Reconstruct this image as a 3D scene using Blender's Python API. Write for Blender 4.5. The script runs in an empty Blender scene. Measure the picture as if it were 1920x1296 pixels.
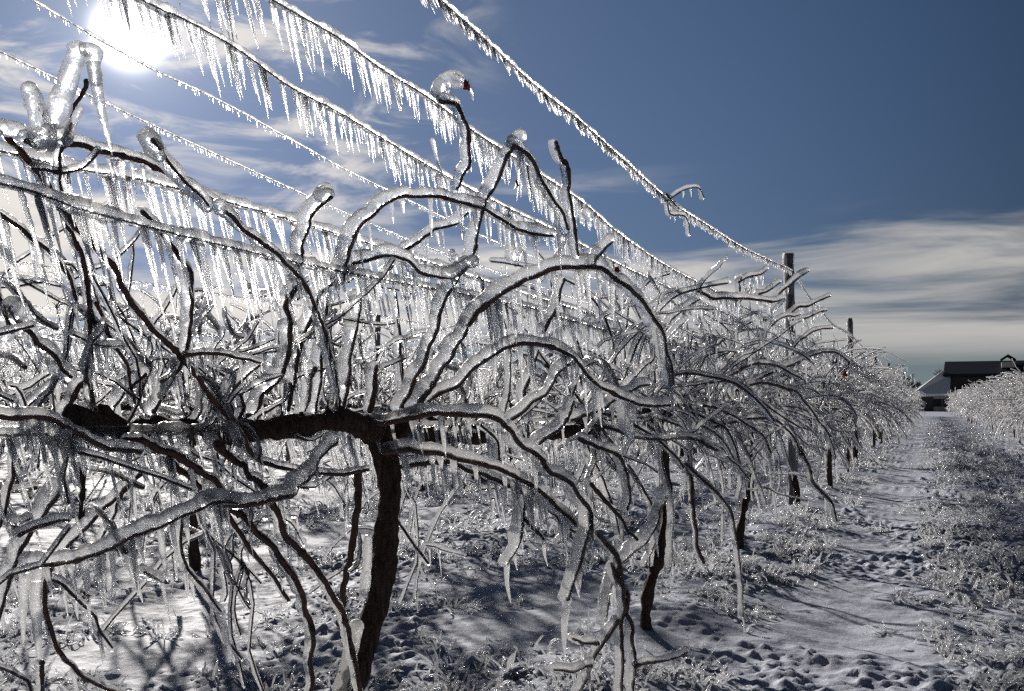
import bpy, math, random
import numpy as np
from mathutils import Vector, Matrix
random.seed(7); rng = np.random.default_rng(7)
scene = bpy.context.scene
COL = scene.collection

# ---------------------------------------------------------------- camera
FPX, CX, CY = 1900.0, 960.0, 648.0
TH = math.atan((1735-CX)/FPX)            # row direction (+Y) lies this far right of the view axis
BE = math.atan(107/FPX)
H = 0.92
Fh = np.array([-math.sin(TH), math.cos(TH), 0.0])
Rv = np.array([math.cos(TH), math.sin(TH), 0.0])
Fv = Fh*math.cos(BE) + np.array([0,0,math.sin(BE)])
Uv = -Fh*math.sin(BE) + np.array([0,0,math.cos(BE)])
EYE = np.array([0.0,0.0,H])
cam_d = bpy.data.cameras.new('camera'); cam = bpy.data.objects.new('camera', cam_d); COL.objects.link(cam)
cam.location = EYE
cam.rotation_euler = (math.pi/2+BE, 0, TH)
cam_d.sensor_width = 36; cam_d.lens = 36*FPX/1920
cam_d.clip_start = 0.02; cam_d.clip_end = 3000
scene.camera = cam
def ray(px, py): return Fv*FPX + Rv*(px-CX) + Uv*(CY-py)
def P(px, py, D):
    d = ray(px, py); return EYE + d*(D/float(d@Fh))
def PX(px, py, X):
    d = ray(px, py); return EYE + d*(X/d[0])

# ---------------------------------------------------------------- sun and sky
sd = ray(243, 62); sd = sd/np.linalg.norm(sd)
SUN_EL = math.asin(sd[2]); SUN_AZ = math.atan2(sd[0], sd[1])     # azimuth clockwise from +Y
sl = bpy.data.lights.new('sun', 'SUN'); sl.energy = 4.9; sl.angle = math.radians(0.9); sl.color = (1.0, 0.94, 0.86)
so = bpy.data.objects.new('sun', sl); COL.objects.link(so)
so.rotation_euler = Vector(sd).to_track_quat('Z','Y').to_euler()
world = bpy.data.worlds.new('World'); scene.world = world; world.use_nodes = True
nt = world.node_tree; nt.nodes.clear(); N = nt.nodes; L = nt.links
def nd(t, **k):
    n = N.new(t)
    for a, b in k.items(): setattr(n, a, b)
    return n
def mth(op, a, b=None, clamp=False):
    n = N.new('ShaderNodeMath'); n.operation = op; n.use_clamp = clamp
    for i, v in enumerate((a, b)):
        if v is None: continue
        if isinstance(v, (int, float)): n.inputs[i].default_value = v
        else: L.new(v, n.inputs[i])
    return n.outputs[0]
def maprange(v, a, b, c=0.0, d=1.0, smooth=True):
    n = N.new('ShaderNodeMapRange'); n.interpolation_type = 'SMOOTHSTEP' if smooth else 'LINEAR'
    L.new(v, n.inputs['Value'])
    for k, x in zip(('From Min','From Max','To Min','To Max'), (a,b,c,d)): n.inputs[k].default_value = x
    return n.outputs[0]
def mixc(f, a, b, mode='MIX'):
    n = N.new('ShaderNodeMix'); n.data_type = 'RGBA'; n.blend_type = mode
    if isinstance(f, (int, float)): n.inputs[0].default_value = f
    else: L.new(f, n.inputs[0])
    for i, v in ((6, a), (7, b)):
        if isinstance(v, tuple): n.inputs[i].default_value = v
        else: L.new(v, n.inputs[i])
    return n.outputs[2]
sky = nd('ShaderNodeTexSky', sky_type='NISHITA', sun_disc=False)
sky.sun_elevation = SUN_EL; sky.sun_rotation = SUN_AZ; sky.dust_density = 0.6; sky.air_density = 1.0; sky.ozone_density = 3.0
tc = nd('ShaderNodeTexCoord')
sep = nd('ShaderNodeSeparateXYZ'); L.new(tc.outputs['Generated'], sep.inputs[0])
z = sep.outputs[2]
dot = nd('ShaderNodeVectorMath', operation='DOT_PRODUCT'); L.new(tc.outputs['Generated'], dot.inputs[0]); dot.inputs[1].default_value = tuple(sd)
dt = mth('MAXIMUM', dot.outputs['Value'], 0.0)
# streaky high cloud: noise stretched along the horizon
mp = nd('ShaderNodeMapping'); L.new(tc.outputs['Generated'], mp.inputs[0]); mp.inputs['Scale'].default_value = (3.0, 3.0, 26.0); mp.inputs['Rotation'].default_value = (0.03, 0.05, 0)
n1 = nd('ShaderNodeTexNoise'); L.new(mp.outputs[0], n1.inputs['Vector']); n1.inputs['Scale'].default_value = 1.0; n1.inputs['Detail'].default_value = 7; n1.inputs['Roughness'].default_value = .55; n1.inputs['Distortion'].default_value = .5
mp2 = nd('ShaderNodeMapping'); L.new(tc.outputs['Generated'], mp2.inputs[0]); mp2.inputs['Scale'].default_value = (7, 7, 22); mp2.inputs['Location'].default_value = (3.1, 1.7, 0.4)
n2 = nd('ShaderNodeTexNoise'); L.new(mp2.outputs[0], n2.inputs['Vector']); n2.inputs['Scale'].default_value = 1.0; n2.inputs['Detail'].default_value = 6; n2.inputs['Roughness'].default_value = .6; n2.inputs['Distortion'].default_value = .8
low = mth('MULTIPLY', maprange(z, 0.20, 0.135), maprange(z, 0.0, 0.085))
nsun = maprange(dt, 0.86, 0.985)
left = mth('MULTIPLY', maprange(dt, 0.80, 0.95), maprange(z, .27, .13))
cov = mth('MAXIMUM', mth('MULTIPLY', low, .24), mth('MULTIPLY', left, .20))
c1 = maprange(mth('ADD', n1.outputs[0], cov), 0.55, 0.86)
c1 = mth('MULTIPLY', c1, mth('MAXIMUM', maprange(low, 0.0, 1.0), maprange(left, 0.0, 0.5)))
c2 = mth('MULTIPLY', maprange(mth('ADD', n2.outputs[0], mth('MULTIPLY', nsun, .10)), 0.54, 0.76), maprange(dt, 0.935, 0.985))
cl = mth('MINIMUM', mth('ADD', c1, mth('MULTIPLY', c2, .8)), .95)
# sky brightness compressed near the sun and dimmed away from it
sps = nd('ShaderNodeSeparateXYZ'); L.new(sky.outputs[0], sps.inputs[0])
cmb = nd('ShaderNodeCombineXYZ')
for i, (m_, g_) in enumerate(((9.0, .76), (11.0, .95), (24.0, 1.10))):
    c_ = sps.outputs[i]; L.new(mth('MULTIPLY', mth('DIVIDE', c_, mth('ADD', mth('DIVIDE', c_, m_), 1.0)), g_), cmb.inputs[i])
deep = mth('MULTIPLY', maprange(dt, 0.50, 0.93, .27, .74), maprange(z, .40, .95, 1.0, .5))  # unseen sky overhead and behind the camera darkened to cut fill light
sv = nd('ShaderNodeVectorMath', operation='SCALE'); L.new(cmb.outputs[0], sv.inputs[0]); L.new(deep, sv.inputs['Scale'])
cloudcol = mixc(maprange(dt, 0.72, 0.985), (8.6, 8.4, 8.1, 1), (14.5, 13.6, 12.6, 1))
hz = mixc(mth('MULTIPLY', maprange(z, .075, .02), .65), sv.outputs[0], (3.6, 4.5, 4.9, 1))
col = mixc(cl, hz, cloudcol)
# aureole and disc of the sun itself
def glow(p, a):
    g = mth('MULTIPLY', mth('POWER', dt, p), a)
    cmb = nd('ShaderNodeCombineXYZ')
    for i, s in enumerate((1.0, .97, .92)): L.new(mth('MULTIPLY', g, s), cmb.inputs[i])
    return cmb.outputs[0]
for p, a in ((90, 1.6), (700, 4.5), (6000, 230.0)):
    col = mixc(1.0, col, glow(p, a), 'ADD')
for n in N:
    if n.type == 'MIX': n.clamp_result = False
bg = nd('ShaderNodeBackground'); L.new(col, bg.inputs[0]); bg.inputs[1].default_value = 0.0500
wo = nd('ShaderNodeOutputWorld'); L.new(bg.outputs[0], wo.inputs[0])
world.cycles.sampling_method = 'MANUAL'; world.cycles.sample_map_resolution = 1024
scene.view_settings.view_transform = 'Standard'; scene.view_settings.look = 'None'
scene.view_settings.exposure = 0.25; scene.view_settings.gamma = 1.0
cy = scene.cycles
cy.max_bounces = 12; cy.transmission_bounces = 10; cy.glossy_bounces = 4; cy.diffuse_bounces = 3; cy.transparent_max_bounces = 24
cy.caustics_reflective = False; cy.caustics_refractive = False; cy.sample_clamp_indirect = 10; cy.blur_glossy = 0.0
cy.use_denoising = False; cy.denoiser = 'OPENIMAGEDENOISE'
try: cy.denoising_prefilter = 'ACCURATE'
except Exception: pass

# ---------------------------------------------------------------- materials
def material(name, build):
    global N, L
    m = bpy.data.materials.new(name); m.use_nodes = True; m.node_tree.nodes.clear()
    N, L = m.node_tree.nodes, m.node_tree.links
    o = N.new('ShaderNodeOutputMaterial'); build(o); return m
def noise(scale, detail=4, rough=.5, dist=0, coord='Object', sc=None):
    t = N.new('ShaderNodeTexCoord'); v = t.outputs[coord]
    if sc:
        mpp = N.new('ShaderNodeMapping'); mpp.inputs['Scale'].default_value = sc; L.new(v, mpp.inputs[0]); v = mpp.outputs[0]
    n = N.new('ShaderNodeTexNoise'); L.new(v, n.inputs['Vector'])
    n.inputs['Scale'].default_value = scale; n.inputs['Detail'].default_value = detail; n.inputs['Roughness'].default_value = rough; n.inputs['Distortion'].default_value = dist
    return n.outputs[0]
def bump(h, strength, dist):
    b = N.new('ShaderNodeBump'); L.new(h, b.inputs['Height']); b.inputs['Strength'].default_value = strength; b.inputs['Distance'].default_value = dist
    return b.outputs[0]
def mixs(f, a, b):
    n = N.new('ShaderNodeMixShader')
    if isinstance(f, (int, float)): n.inputs[0].default_value = f
    else: L.new(f, n.inputs[0])
    L.new(a, n.inputs[1]); L.new(b, n.inputs[2]); return n.outputs[0]
def node(t, **k):
    n = N.new(t)
    for a, b in k.items():
        n.inputs[a].default_value = b
    return n
def ice_mat(name, frost_hi, bscale, slope, clear=.18, milky=.07, tint=(.97,.985,1,1), r0=.03, r1=.22, facet=.2, detail=2):
    def b(o):
        h = noise(bscale, detail, .5)
        t_ = N.new('ShaderNodeTexCoord'); vo = N.new('ShaderNodeTexVoronoi'); vo.inputs['Scale'].default_value = bscale*1.2; L.new(t_.outputs['Object'], vo.inputs['Vector'])
        nb = bump(mth('ADD', h, mth('MULTIPLY', vo.outputs['Distance'], facet)), 1.0, slope/bscale)
        g = node('ShaderNodeBsdfGlass', IOR=1.31, Color=tint); L.new(nb, g.inputs['Normal'])
        L.new(maprange(noise(bscale*.3, 2, .5), .38, .62, r0, r1), g.inputs['Roughness'])
        tr = node('ShaderNodeBsdfTransparent', Color=(.97,.98,1,1))
        tl = node('ShaderNodeBsdfTranslucent', Color=(.96,.95,.95,1)); L.new(nb, tl.inputs['Normal'])
        s = mixs(clear, g.outputs[0], tr.outputs[0])
        s = mixs(milky, s, tl.outputs[0])
        # rime and dry snow caught on the upper side
        geo = N.new('ShaderNodeNewGeometry'); sp = N.new('ShaderNodeSeparateXYZ'); L.new(geo.outputs['Normal'], sp.inputs[0])
        f = mth('ADD', sp.outputs[2], mth('MULTIPLY', mth('SUBTRACT', noise(22, 4, .6), .5), 1.3))
        f = maprange(f, .42, .95, 0, frost_hi)
        d = node('ShaderNodeBsdfPrincipled', **{'Base Color': (.72,.72,.75,1), 'Roughness': .45})
        L.new(nb, d.inputs['Normal'])
        tl2 = node('ShaderNodeBsdfTranslucent', Color=(.8,.8,.83,1))
        fr = mixs(.28, d.outputs[0], tl2.outputs[0])
        L.new(mixs(f, s, fr), o.inputs[0])
    return material(name, b)
M_ICE = ice_mat('ice_near', .50, 110, .36, clear=.24, milky=.16, r1=.30)
M_ICICLE = ice_mat('ice_icicle', .10, 190, .40, clear=.22, milky=.20, r1=.30)
M_WICE = ice_mat('ice_wire', .40, 170, .45, clear=.24, milky=.22, r1=.30)
M_FICE = ice_mat('ice_far', .42, 110, .95, clear=.28, milky=.27, r1=.32, facet=.55, detail=4)
M_GICE = ice_mat('ice_grass', .38, 160, .6, clear=.32, milky=.18)
def bark(name, c1, c2, sc, bd, rough=.75, spec=.3):
    def b(o):
        h = noise(60, 6, .65, .4, sc=sc)
        cr = N.new('ShaderNodeValToRGB'); L.new(h, cr.inputs[0])
        cr.color_ramp.elements[0].position = .35; cr.color_ramp.elements[0].color = (*c1, 1)
        cr.color_ramp.elements[1].position = .7; cr.color_ramp.elements[1].color = (*c2, 1)
        p = node('ShaderNodeBsdfPrincipled', Roughness=rough); p.inputs['Specular IOR Level'].default_value = spec
        L.new(cr.outputs[0], p.inputs['Base Color']); L.new(bump(h, 1, bd), p.inputs['Normal'])
        L.new(p.outputs[0], o.inputs[0])
    return material(name, b)
M_CANE = bark('cane_bark', (.042,.018,.012), (.14,.060,.038), (1,1,.5), .002, .5, .5)
M_TRUNK = bark('trunk_bark', (.018,.012,.010), (.15,.095,.065), (2.6,2.6,.28), .012, .85)
M_POST = bark('post_wood', (.15,.14,.15), (.32,.30,.30), (2,2,.1), .003, .7)
M_BARE = bark('far_twig', (.05,.04,.038), (.13,.11,.11), (1,1,1), .003)
def b_(o):
    p = node('ShaderNodeBsdfPrincipled', **{'Base Color': (.10,.10,.11,1), 'Metallic': .8, 'Roughness': .45}); L.new(p.outputs[0], o.inputs[0])
M_WIRE = material('galvanised_wire', b_)
def b_(o):
    h = noise(90, 3)
    cr = N.new('ShaderNodeValToRGB'); L.new(h, cr.inputs[0]); cr.color_ramp.elements[0].color = (.11,.028,.012,1); cr.color_ramp.elements[1].color = (.26,.09,.04,1)
    p = node('ShaderNodeBsdfPrincipled', Roughness=.5); L.new(cr.outputs[0], p.inputs['Base Color'])
    t = node('ShaderNodeBsdfTranslucent', Color=(.38,.09,.03,1)); L.new(mixs(.5, p.outputs[0], t.outputs[0]), o.inputs[0])
M_LEAF = material('dead_leaf', b_)
def b_(o):
    h = noise(9, 8, .62); g = noise(300, 2, .7)
    nb = bump(h, .8, .02); 
    b2 = N.new('ShaderNodeBump'); L.new(g, b2.inputs['Height']); L.new(nb, b2.inputs['Normal']); b2.inputs['Strength'].default_value = .5; b2.inputs['Distance'].default_value = .003
    p = node('ShaderNodeBsdfPrincipled', **{'Base Color': (.46,.49,.59,1), 'Roughness': .7}); p.inputs['Specular IOR Level'].default_value = .25
    p.inputs['Subsurface Weight'].default_value = .25; p.inputs['Subsurface Radius'].default_value = (.03,.035,.045); p.inputs['Subsurface Scale'].default_value = .4
    L.new(b2.outputs[0], p.inputs['Normal'])
    L.new(p.outputs[0], o.inputs[0])
M_SNOW = material('crusted_snow', b_)
def flat(name, c, rough=.8, sc=6, var=.25):
    def b(o):
        h = noise(sc, 5, .6)
        cr = N.new('ShaderNodeValToRGB'); L.new(h, cr.inputs[0])
        cr.color_ramp.elements[0].color = tuple(x*(1-var) for x in c)+(1,); cr.color_ramp.elements[1].color = tuple(x*(1+var) for x in c)+(1,)
        p = node('ShaderNodeBsdfPrincipled', Roughness=rough); p.inputs['Specular IOR Level'].default_value = .05; L.new(cr.outputs[0], p.inputs['Base Color']); L.new(p.outputs[0], o.inputs[0])
    return material(name, b)
M_ROOF = flat('dark_roof', (.018,.022,.035), .6, 2); M_WALLB = flat('barn_wall', (.065,.058,.062), .8, 3); M_PALE = flat('pale_wall', (.42,.40,.36), .8)
M_SNOWROOF = flat('snowy_roof', (.80,.80,.80), .7, 6, .08); M_GLASSW = flat('window_glass', (.03,.035,.05), .15)

# ---------------------------------------------------------------- mesh helpers
def build_mesh(name, V, Fq, mat, smooth=True):
    """V (n,3); Fq list of int arrays (m,k)"""
    me = bpy.data.meshes.new(name)
    V = np.ascontiguousarray(V, dtype=np.float32)
    me.vertices.add(len(V)); me.vertices.foreach_set('co', V.ravel())
    idx = np.concatenate([f.ravel() for f in Fq]).astype(np.int32)
    tot = np.concatenate([np.full(len(f), f.shape[1], np.int32) for f in Fq])
    st = np.concatenate([[0], np.cumsum(tot)[:-1]]).astype(np.int32)
    me.loops.add(len(idx)); me.loops.foreach_set('vertex_index', idx)
    me.polygons.add(len(tot)); me.polygons.foreach_set('loop_start', st); me.polygons.foreach_set('loop_total', tot)
    me.polygons.foreach_set('use_smooth', np.full(len(tot), smooth, bool))
    me.update(calc_edges=True); me.validate(); me.materials.append(mat)
    return me
def sweep(Pts, r, S=8, jit=0.0, ell=None):
    """tubes: Pts (N,K,3), r (N,K) or (N,K,S). returns V, [quads, tris]"""
    Pts = np.asarray(Pts, float); Nn, K, _ = Pts.shape
    T = np.gradient(Pts, axis=1); T /= np.linalg.norm(T, axis=2, keepdims=True)+1e-12
    ref = np.where(np.abs(T[:,0,2:3]) > .8, np.array([[1.,0,0]]), np.array([[0,0,1.]]))
    A = np.zeros_like(Pts); a = ref
    for k in range(K):
        a = a - T[:,k]*np.sum(a*T[:,k], 1, keepdims=True); a = a/(np.linalg.norm(a, axis=1, keepdims=True)+1e-12); A[:,k] = a
    B = np.cross(T, A)
    r = np.asarray(r, float)
    if r.ndim == 3: S = r.shape[2]
    an = np.arange(S)*2*np.pi/S
    if r.ndim == 2: r = np.repeat(r[:,:,None], S, 2)
    if jit: r = r*(1+jit*rng.normal(size=r.shape))
    V = Pts[:,:,None,:] + r[...,None]*(np.cos(an)[None,None,:,None]*A[:,:,None,:] + np.sin(an)[None,None,:,None]*B[:,:,None,:])
    V = V.reshape(Nn, K*S, 3)
    V = np.concatenate([V, Pts[:,:1], Pts[:,-1:]], 1)
    k = np.arange(K-1)[:,None]*S; s = np.arange(S)[None,:]; s2 = (s+1) % S
    q = np.stack([k+s, k+s2, k+S+s2, k+S+s], -1).reshape(-1,4)
    s = np.arange(S); s2 = (s+1) % S
    t = np.concatenate([np.stack([s2, s, np.full(S, K*S)], -1), np.stack([(K-1)*S+s, (K-1)*S+s2, np.full(S, K*S+1)], -1)])
    off = (np.arange(Nn)*(K*S+2))[:,None,None]
    return V.reshape(-1,3), [(q[None]+off).reshape(-1,4), (t[None]+off).reshape(-1,3)]
def merge(parts):
    Vs, qs, ts, o = [], [], [], 0
    for V, F in parts:
        Vs.append(V)
        for f in F: (qs if f.shape[1] == 4 else ts).append(f+o)
        o += len(V)
    out = []
    if qs: out.append(np.concatenate(qs))
    if ts: out.append(np.concatenate(ts))
    return np.concatenate(Vs), out
def resample(pts, step=None, n=None):
    p = np.asarray(pts, float)
    if len(p) == 2: dense = p[0]+(p[1]-p[0])*np.linspace(0,1,20)[:,None]
    else:
        e = np.vstack([2*p[0]-p[1], p, 2*p[-1]-p[-2]]); out = []
        for i in range(1, len(e)-2):
            t = np.linspace(0,1,14,endpoint=False)[:,None]; a,b,c,d = e[i-1],e[i],e[i+1],e[i+2]
            out.append(.5*((2*b)+(-a+c)*t+(2*a-5*b+4*c-d)*t*t+(-a+3*b-3*c+d)*t**3))
        dense = np.vstack(out+[p[-1:]])
    s = np.concatenate([[0], np.cumsum(np.linalg.norm(np.diff(dense, axis=0), axis=1))])
    if n is None: n = max(5, int(s[-1]/step)+2)
    u = np.linspace(0, s[-1], n)
    return np.stack([np.interp(u, s, dense[:,i]) for i in range(3)], 1), s[-1]
def noise1(n, scale):           # smooth 1-D noise of about unit size, correlation length in samples
    m = int(n/scale)+4; v = rng.normal(size=m); x = np.linspace(0, m-1.001, n); i = x.astype(int); f = x-i; f = f*f*(3-2*f)
    return v[i]*(1-f)+v[i+1]*f
def rounded(p, r):              # add tapering rings to both ends of one path
    def ends(p, r):
        d = p[0]-p[1]; d = d/(np.linalg.norm(d)+1e-9)
        ep = [p[0]+d*r[0]*q for q in (.98,.8,.45)]; er = [r[0]*q for q in (.2,.6,.89)]
        return np.vstack([ep, p]), np.concatenate([er, r])
    p, r = ends(p, r); p, r = ends(p[::-1], r[::-1]); return p[::-1], r[::-1]
def tag(o, label=None, cat=None, group=None, kind=None):
    if label: o['label'] = label
    if cat: o['category'] = cat
    if group: o['group'] = group
    if kind: o['kind'] = kind
    return o
ORI = {}
def obj(name, me, parent=None, loc=(0,0,0)):
    o = bpy.data.objects.new(name, me); COL.objects.link(o); o.location = loc
    if parent is not None: o.parent = parent
    return o
def empty(name, loc):
    o = obj(name, None, None, loc); o.empty_display_size = .1; return o
def copy_tree(o, parent=None):
    c = o.copy(); COL.objects.link(c); c.parent = parent
    for ch in o.children: copy_tree(ch, c)
    return c
def part(name, VF, mat, parent, base, smooth=True):
    V, F = VF
    return obj(name, build_mesh(name, V-np.asarray(base), F, mat, smooth), parent)

# ---------------------------------------------------------------- snow
def vnoise(x, y, seed):         # value noise on arrays
    xi = np.floor(x).astype(np.int64); yi = np.floor(y).astype(np.int64); fx = x-xi; fy = y-yi
    fx = fx*fx*(3-2*fx); fy = fy*fy*(3-2*fy)
    def h(a, b):
        n = (a*374761393 + b*668265263 + seed*982451653) & 0x7fffffff
        n = ((n ^ (n >> 13))*1274126177) & 0x7fffffff
        return ((n ^ (n >> 16)) & 0xffff)/65535.0
    return (h(xi,yi)*(1-fx)+h(xi+1,yi)*fx)*(1-fy)+(h(xi,yi+1)*(1-fx)+h(xi+1,yi+1)*fx)*fy
def rough_amount(x, y):         # the snow over the mown aisle is smoother than under the rows
    return .55+.45*np.clip(np.abs(((x-.4)+1.35) % 2.7-1.35)/.9, 0, 1)
def ground_z(x, y):
    x = np.asarray(x, float); y = np.asarray(y, float)
    z = .050*(vnoise(x*1.1, y*1.1, 1)-.5) + .030*(vnoise(x*3.3, y*3.3, 2)-.5)
    a = vnoise(x*9, y*9, 3); b = vnoise(x*19, y*19, 4); c = vnoise(x*38, y*38, 5)
    patch = np.clip((vnoise(x*1.9+9, y*1.9, 6)-.25)*1.8, 0.10, 1)*(.85+1.1*np.clip((x+.15)/.4, 0, 1)+.05*np.clip((-.45-x)/.25,0,1))
    d = vnoise(x*24+.5*y, y*20, 7); e = vnoise(x*41, y*36, 8)
    z = z + .012*a**2 + patch*(.016*np.clip(b-.5, 0, 1)*2 + .026*np.clip(d-.66,0,1)*3*(.3+b) + .018*np.clip(e-.6,0,1)*2.5 + .007*c)
    fade = np.clip(1-(np.hypot(x, y)-25)/30, 0, 1)
    z = z*fade
    z = z-.016*np.exp(-((x+.30)/.22)**2)*fade
    # ridge of snow under the trellis row, and prints of small paws
    z = z+.05*np.exp(-((x+1.03)/.25)**2)*fade
    return z
def axis(lo, hi, fine, far, g=1.09):
    a = list(np.arange(lo, hi, fine)); s = fine
    while a[-1] < far: s = min(s*g, 60); a.append(a[-1]+s)
    s = fine; b = [a[0]]
    while b[-1] > -far: s = min(s*g, 60); b.append(b[-1]-s)
    return np.array(b[:0:-1]+a)
xs = axis(-3.2, 2.4, .014, 900); ys = axis(1.0, 7.5, .014, 1200, 1.028)
ys = np.concatenate([[-900,-300,-100,-30,-10,-3,-.5,.3], ys[(ys > .6)]])
GX, GY = np.meshgrid(xs, ys); GZ = ground_z(GX, GY)
for (px, py) in ((660+300,1251),(995,1243),(980,1262),(946,1277),(985,1278),(938,1290),(975,1290),(1020,1205),(1007,1228),(956,1250)):
    q = P(px, py, 1.0); d = (q-EYE); q = EYE+d*(-(H-.05)/d[2])
    GZ -= .028*np.exp(-(((GX-q[0])/.013)**2+((GY-q[1])/.021)**2))
nx, ny = len(xs), len(ys)
ii = (np.arange(ny-1)[:,None]*nx+np.arange(nx-1)[None,:]).ravel()
ground = obj('snow_ground', build_mesh('snow_ground', np.stack([GX.ravel(), GY.ravel(), GZ.ravel()], 1), [np.stack([ii, ii+1, ii+1+nx, ii+nx], 1)], M_SNOW))
tag(ground, kind='structure')

# ---------------------------------------------------------------- ice-coated grass and weeds poking through the crust
def blades(n, x0, x1, y0, y1, lmin, lmax, rmin, rmax, S, clump=.6, K=6):
    m = max(8, n//7)*3; x = rng.uniform(x0, x1, m); y = y0+(y1-y0)*rng.uniform(0,1,m)**1.5
    dens = vnoise(x*1.3+3, y*1.3, 11)*.6+vnoise(x*5, y*5, 12)*.6
    dens *= np.where(np.abs(x+1.03) < .45, 1.25, 1)*np.where((x > -.60) & (x < -.02), .80, 1.1)*np.where((x > .02) & (x < 1.4), 1.45, 1.)
    keep = np.argsort(-(dens+rng.uniform(0, .45, m)))[:m//3]; cx_, cy_ = x[keep], y[keep]
    j = rng.integers(0, len(cx_), n); sp = rng.uniform(.008,.055,len(cx_))[j]; ca = rng.uniform(0, 6.28, n); cr_ = np.abs(rng.normal(0,1,n))*sp
    x = cx_[j]+cr_*np.cos(ca); y = cy_[j]+cr_*np.sin(ca); tall = rng.uniform(.35,1.1,len(cx_))[j]
    Ln = rng.uniform(lmin, lmax, n)*tall; az = np.where(rng.uniform(0,1,n) < .6, ca, rng.normal(1.2, 1.3, n)); lean = rng.uniform(.05, 1.15, n); droop = rng.uniform(.2, 2.2, n)
    t = np.linspace(0, 1, K)[None,:]
    ang = lean[:,None]+droop[:,None]*t**1.5
    dx = np.cumsum(np.sin(ang), 1)/K*Ln[:,None]; dz = np.cumsum(np.cos(ang), 1)/K*Ln[:,None]
    p = np.stack([x[:,None]+dx*np.cos(az)[:,None], y[:,None]+dx*np.sin(az)[:,None], ground_z(x,y)[:,None]-.012+dz], -1)
    r = rng.uniform(rmin, rmax, n)[:,None]*(1-.35*t)*(1+.25*rng.normal(size=(n,K)))
    r[:,-1] *= .45
    return sweep(p, np.abs(r)+.0006, S)
g1 = merge([blades(23000, -4.5, 2.4, 1.2, 6.5, .025, .11, .0024, .0056, 6), blades(30000, -7, 6, 5.5, 17, .04, .15, .0035, .008, 5, K=5), blades(22000, -16, 9, 15, 50, .07, .22, .007, .014, 4, K=4)])
gr = obj('icy_grass', build_mesh('icy_grass', g1[0], g1[1], M_GICE)); tag(gr, 'short grass and weeds cased in ice poking out of the crusted snow', 'grass', kind='stuff')

# ---------------------------------------------------------------- icicles
UNIT_ICICLES = []
for v in range(14):
    K = 12; t = np.linspace(0, 1, K)
    p = np.zeros((1,K,3)); p[0,:,2] = -t; p[0,:,0] = .02*noise1(K,5)*t; p[0,:,1] = .02*noise1(K,5)*t
    prof = (1-t)**.72*(1+.13*noise1(K,1.5))*.9+.06; prof[0] = .75; prof[1] = 1.05
    V, F = sweep(p, prof[None], 8); V[:,:2] = V[:,:2]
    # cross-section is stored at radius 1, the object scales it
    V[:,0] += 0; UNIT_ICICLES.append(build_mesh('icicle', V, F, M_ICICLE))
def icicle_batch(pos, Ln, r, lean, K=7, S=6):
    n = len(pos); t = np.linspace(0,1,K)[None,:]
    d = np.asarray(lean); d = d/np.linalg.norm(d, axis=-1, keepdims=True); d = np.broadcast_to(d, (n,3))+rng.normal(0,.05,(n,3))
    p = pos[:,None,:]+d[:,None,:]*(Ln[:,None]*t)[...,None]
    prof = (1-t)**.75*(1+.14*rng.normal(size=(n,K)))*.9+.07
    return sweep(p, r[:,None]*np.abs(prof), S)
LEAN = np.array([0, .40, -1.0])
def add_icicles(parent, base, pos, Ln, r, lean=LEAN, nmax=100, S=6):
    """the largest as parts of their own, the rest as one part"""
    if len(pos) == 0: return
    D = (pos-EYE)@Fh; size = Ln/np.maximum(D, .4); order = np.argsort(-size)
    big, rest = order[:nmax], order[nmax:]
    for i in big:
        d = Vector(-lean if np.ndim(lean) == 1 else -lean[i])+Vector(rng.normal(0,.05,3)); q = d.to_track_quat('Z','Y')
        o = obj('icicle', UNIT_ICICLES[rng.integers(14)], parent, pos[i]-base)
        o.rotation_mode = 'QUATERNION'; o.rotation_quaternion = q
        o.scale = (r[i], r[i], Ln[i])
    if len(rest):
        ln = lean if np.ndim(lean) == 1 else lean[rest]
        tag(part('icicle', icicle_batch(pos[rest], Ln[rest], r[rest], ln, S=S), M_ICICLE, parent, base), kind='stuff')

# ---------------------------------------------------------------- trellis wires of the near row
def sleeve(p, r, step, S=10, bump_=.16):
    n = len(p); rr = r*(1+bump_*noise1(n, 2.2)+bump_*.8*noise1(n, 6))
    rr = np.clip(rr, r*.55, r*1.9)
    p2, r2 = rounded(p, rr)
    k = len(p2); m = 1+.10*rng.normal(size=(1,k,S))
    return sweep(p2[None], r2[None,:,None]*m, S)
def wire(label, pix, X, wice, il, ir, dens, twist=False, group='trellis wires of the near row', off=.35, maxD=26, step=.012, nmax=100, name='trellis_wire'):
    pts = np.array([PX(a, b, X) for a, b in pix]); base = pts[0].copy()
    p, ln = resample(pts, step)
    root = part(name, sweep(p[None,::3], np.full((1,len(p[::3])), .0016), 6), M_WIRE, None, base); root.location = base
    tag(root, label, 'wire', group)
    pi = p + np.array([-.3,0,1])*off*wice
    part('ice_sleeve', sleeve(pi, wice, step, 9), M_WICE, root, base)
    n = int(ln*dens)
    if n:
        u = np.sort(rng.uniform(0, 1, n)); s = u*(len(p)-1); i = s.astype(int); i = np.minimum(i, len(p)-2)
        pos = p[i]+(p[i+1]-p[i])*(s-i)[:,None]; pos[:,2] -= wice*.3
        amp = .72+.34*np.clip(noise1(n, 12)*.5+.5, 0, 1.4)
        Ln = il*amp*rng.beta(3.2, 2.4, n)*1.7+.008; r = ir*(.55+.5*Ln/il*.6)*rng.uniform(.75,1.2,n)
        lean = LEAN
        if twist: lean = np.array([.1, 1.25, -1.0])
        add_icicles(root, base, pos, Ln, np.minimum(r, ir*1.5), lean, nmax=nmax, S=8)
    return root
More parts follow.
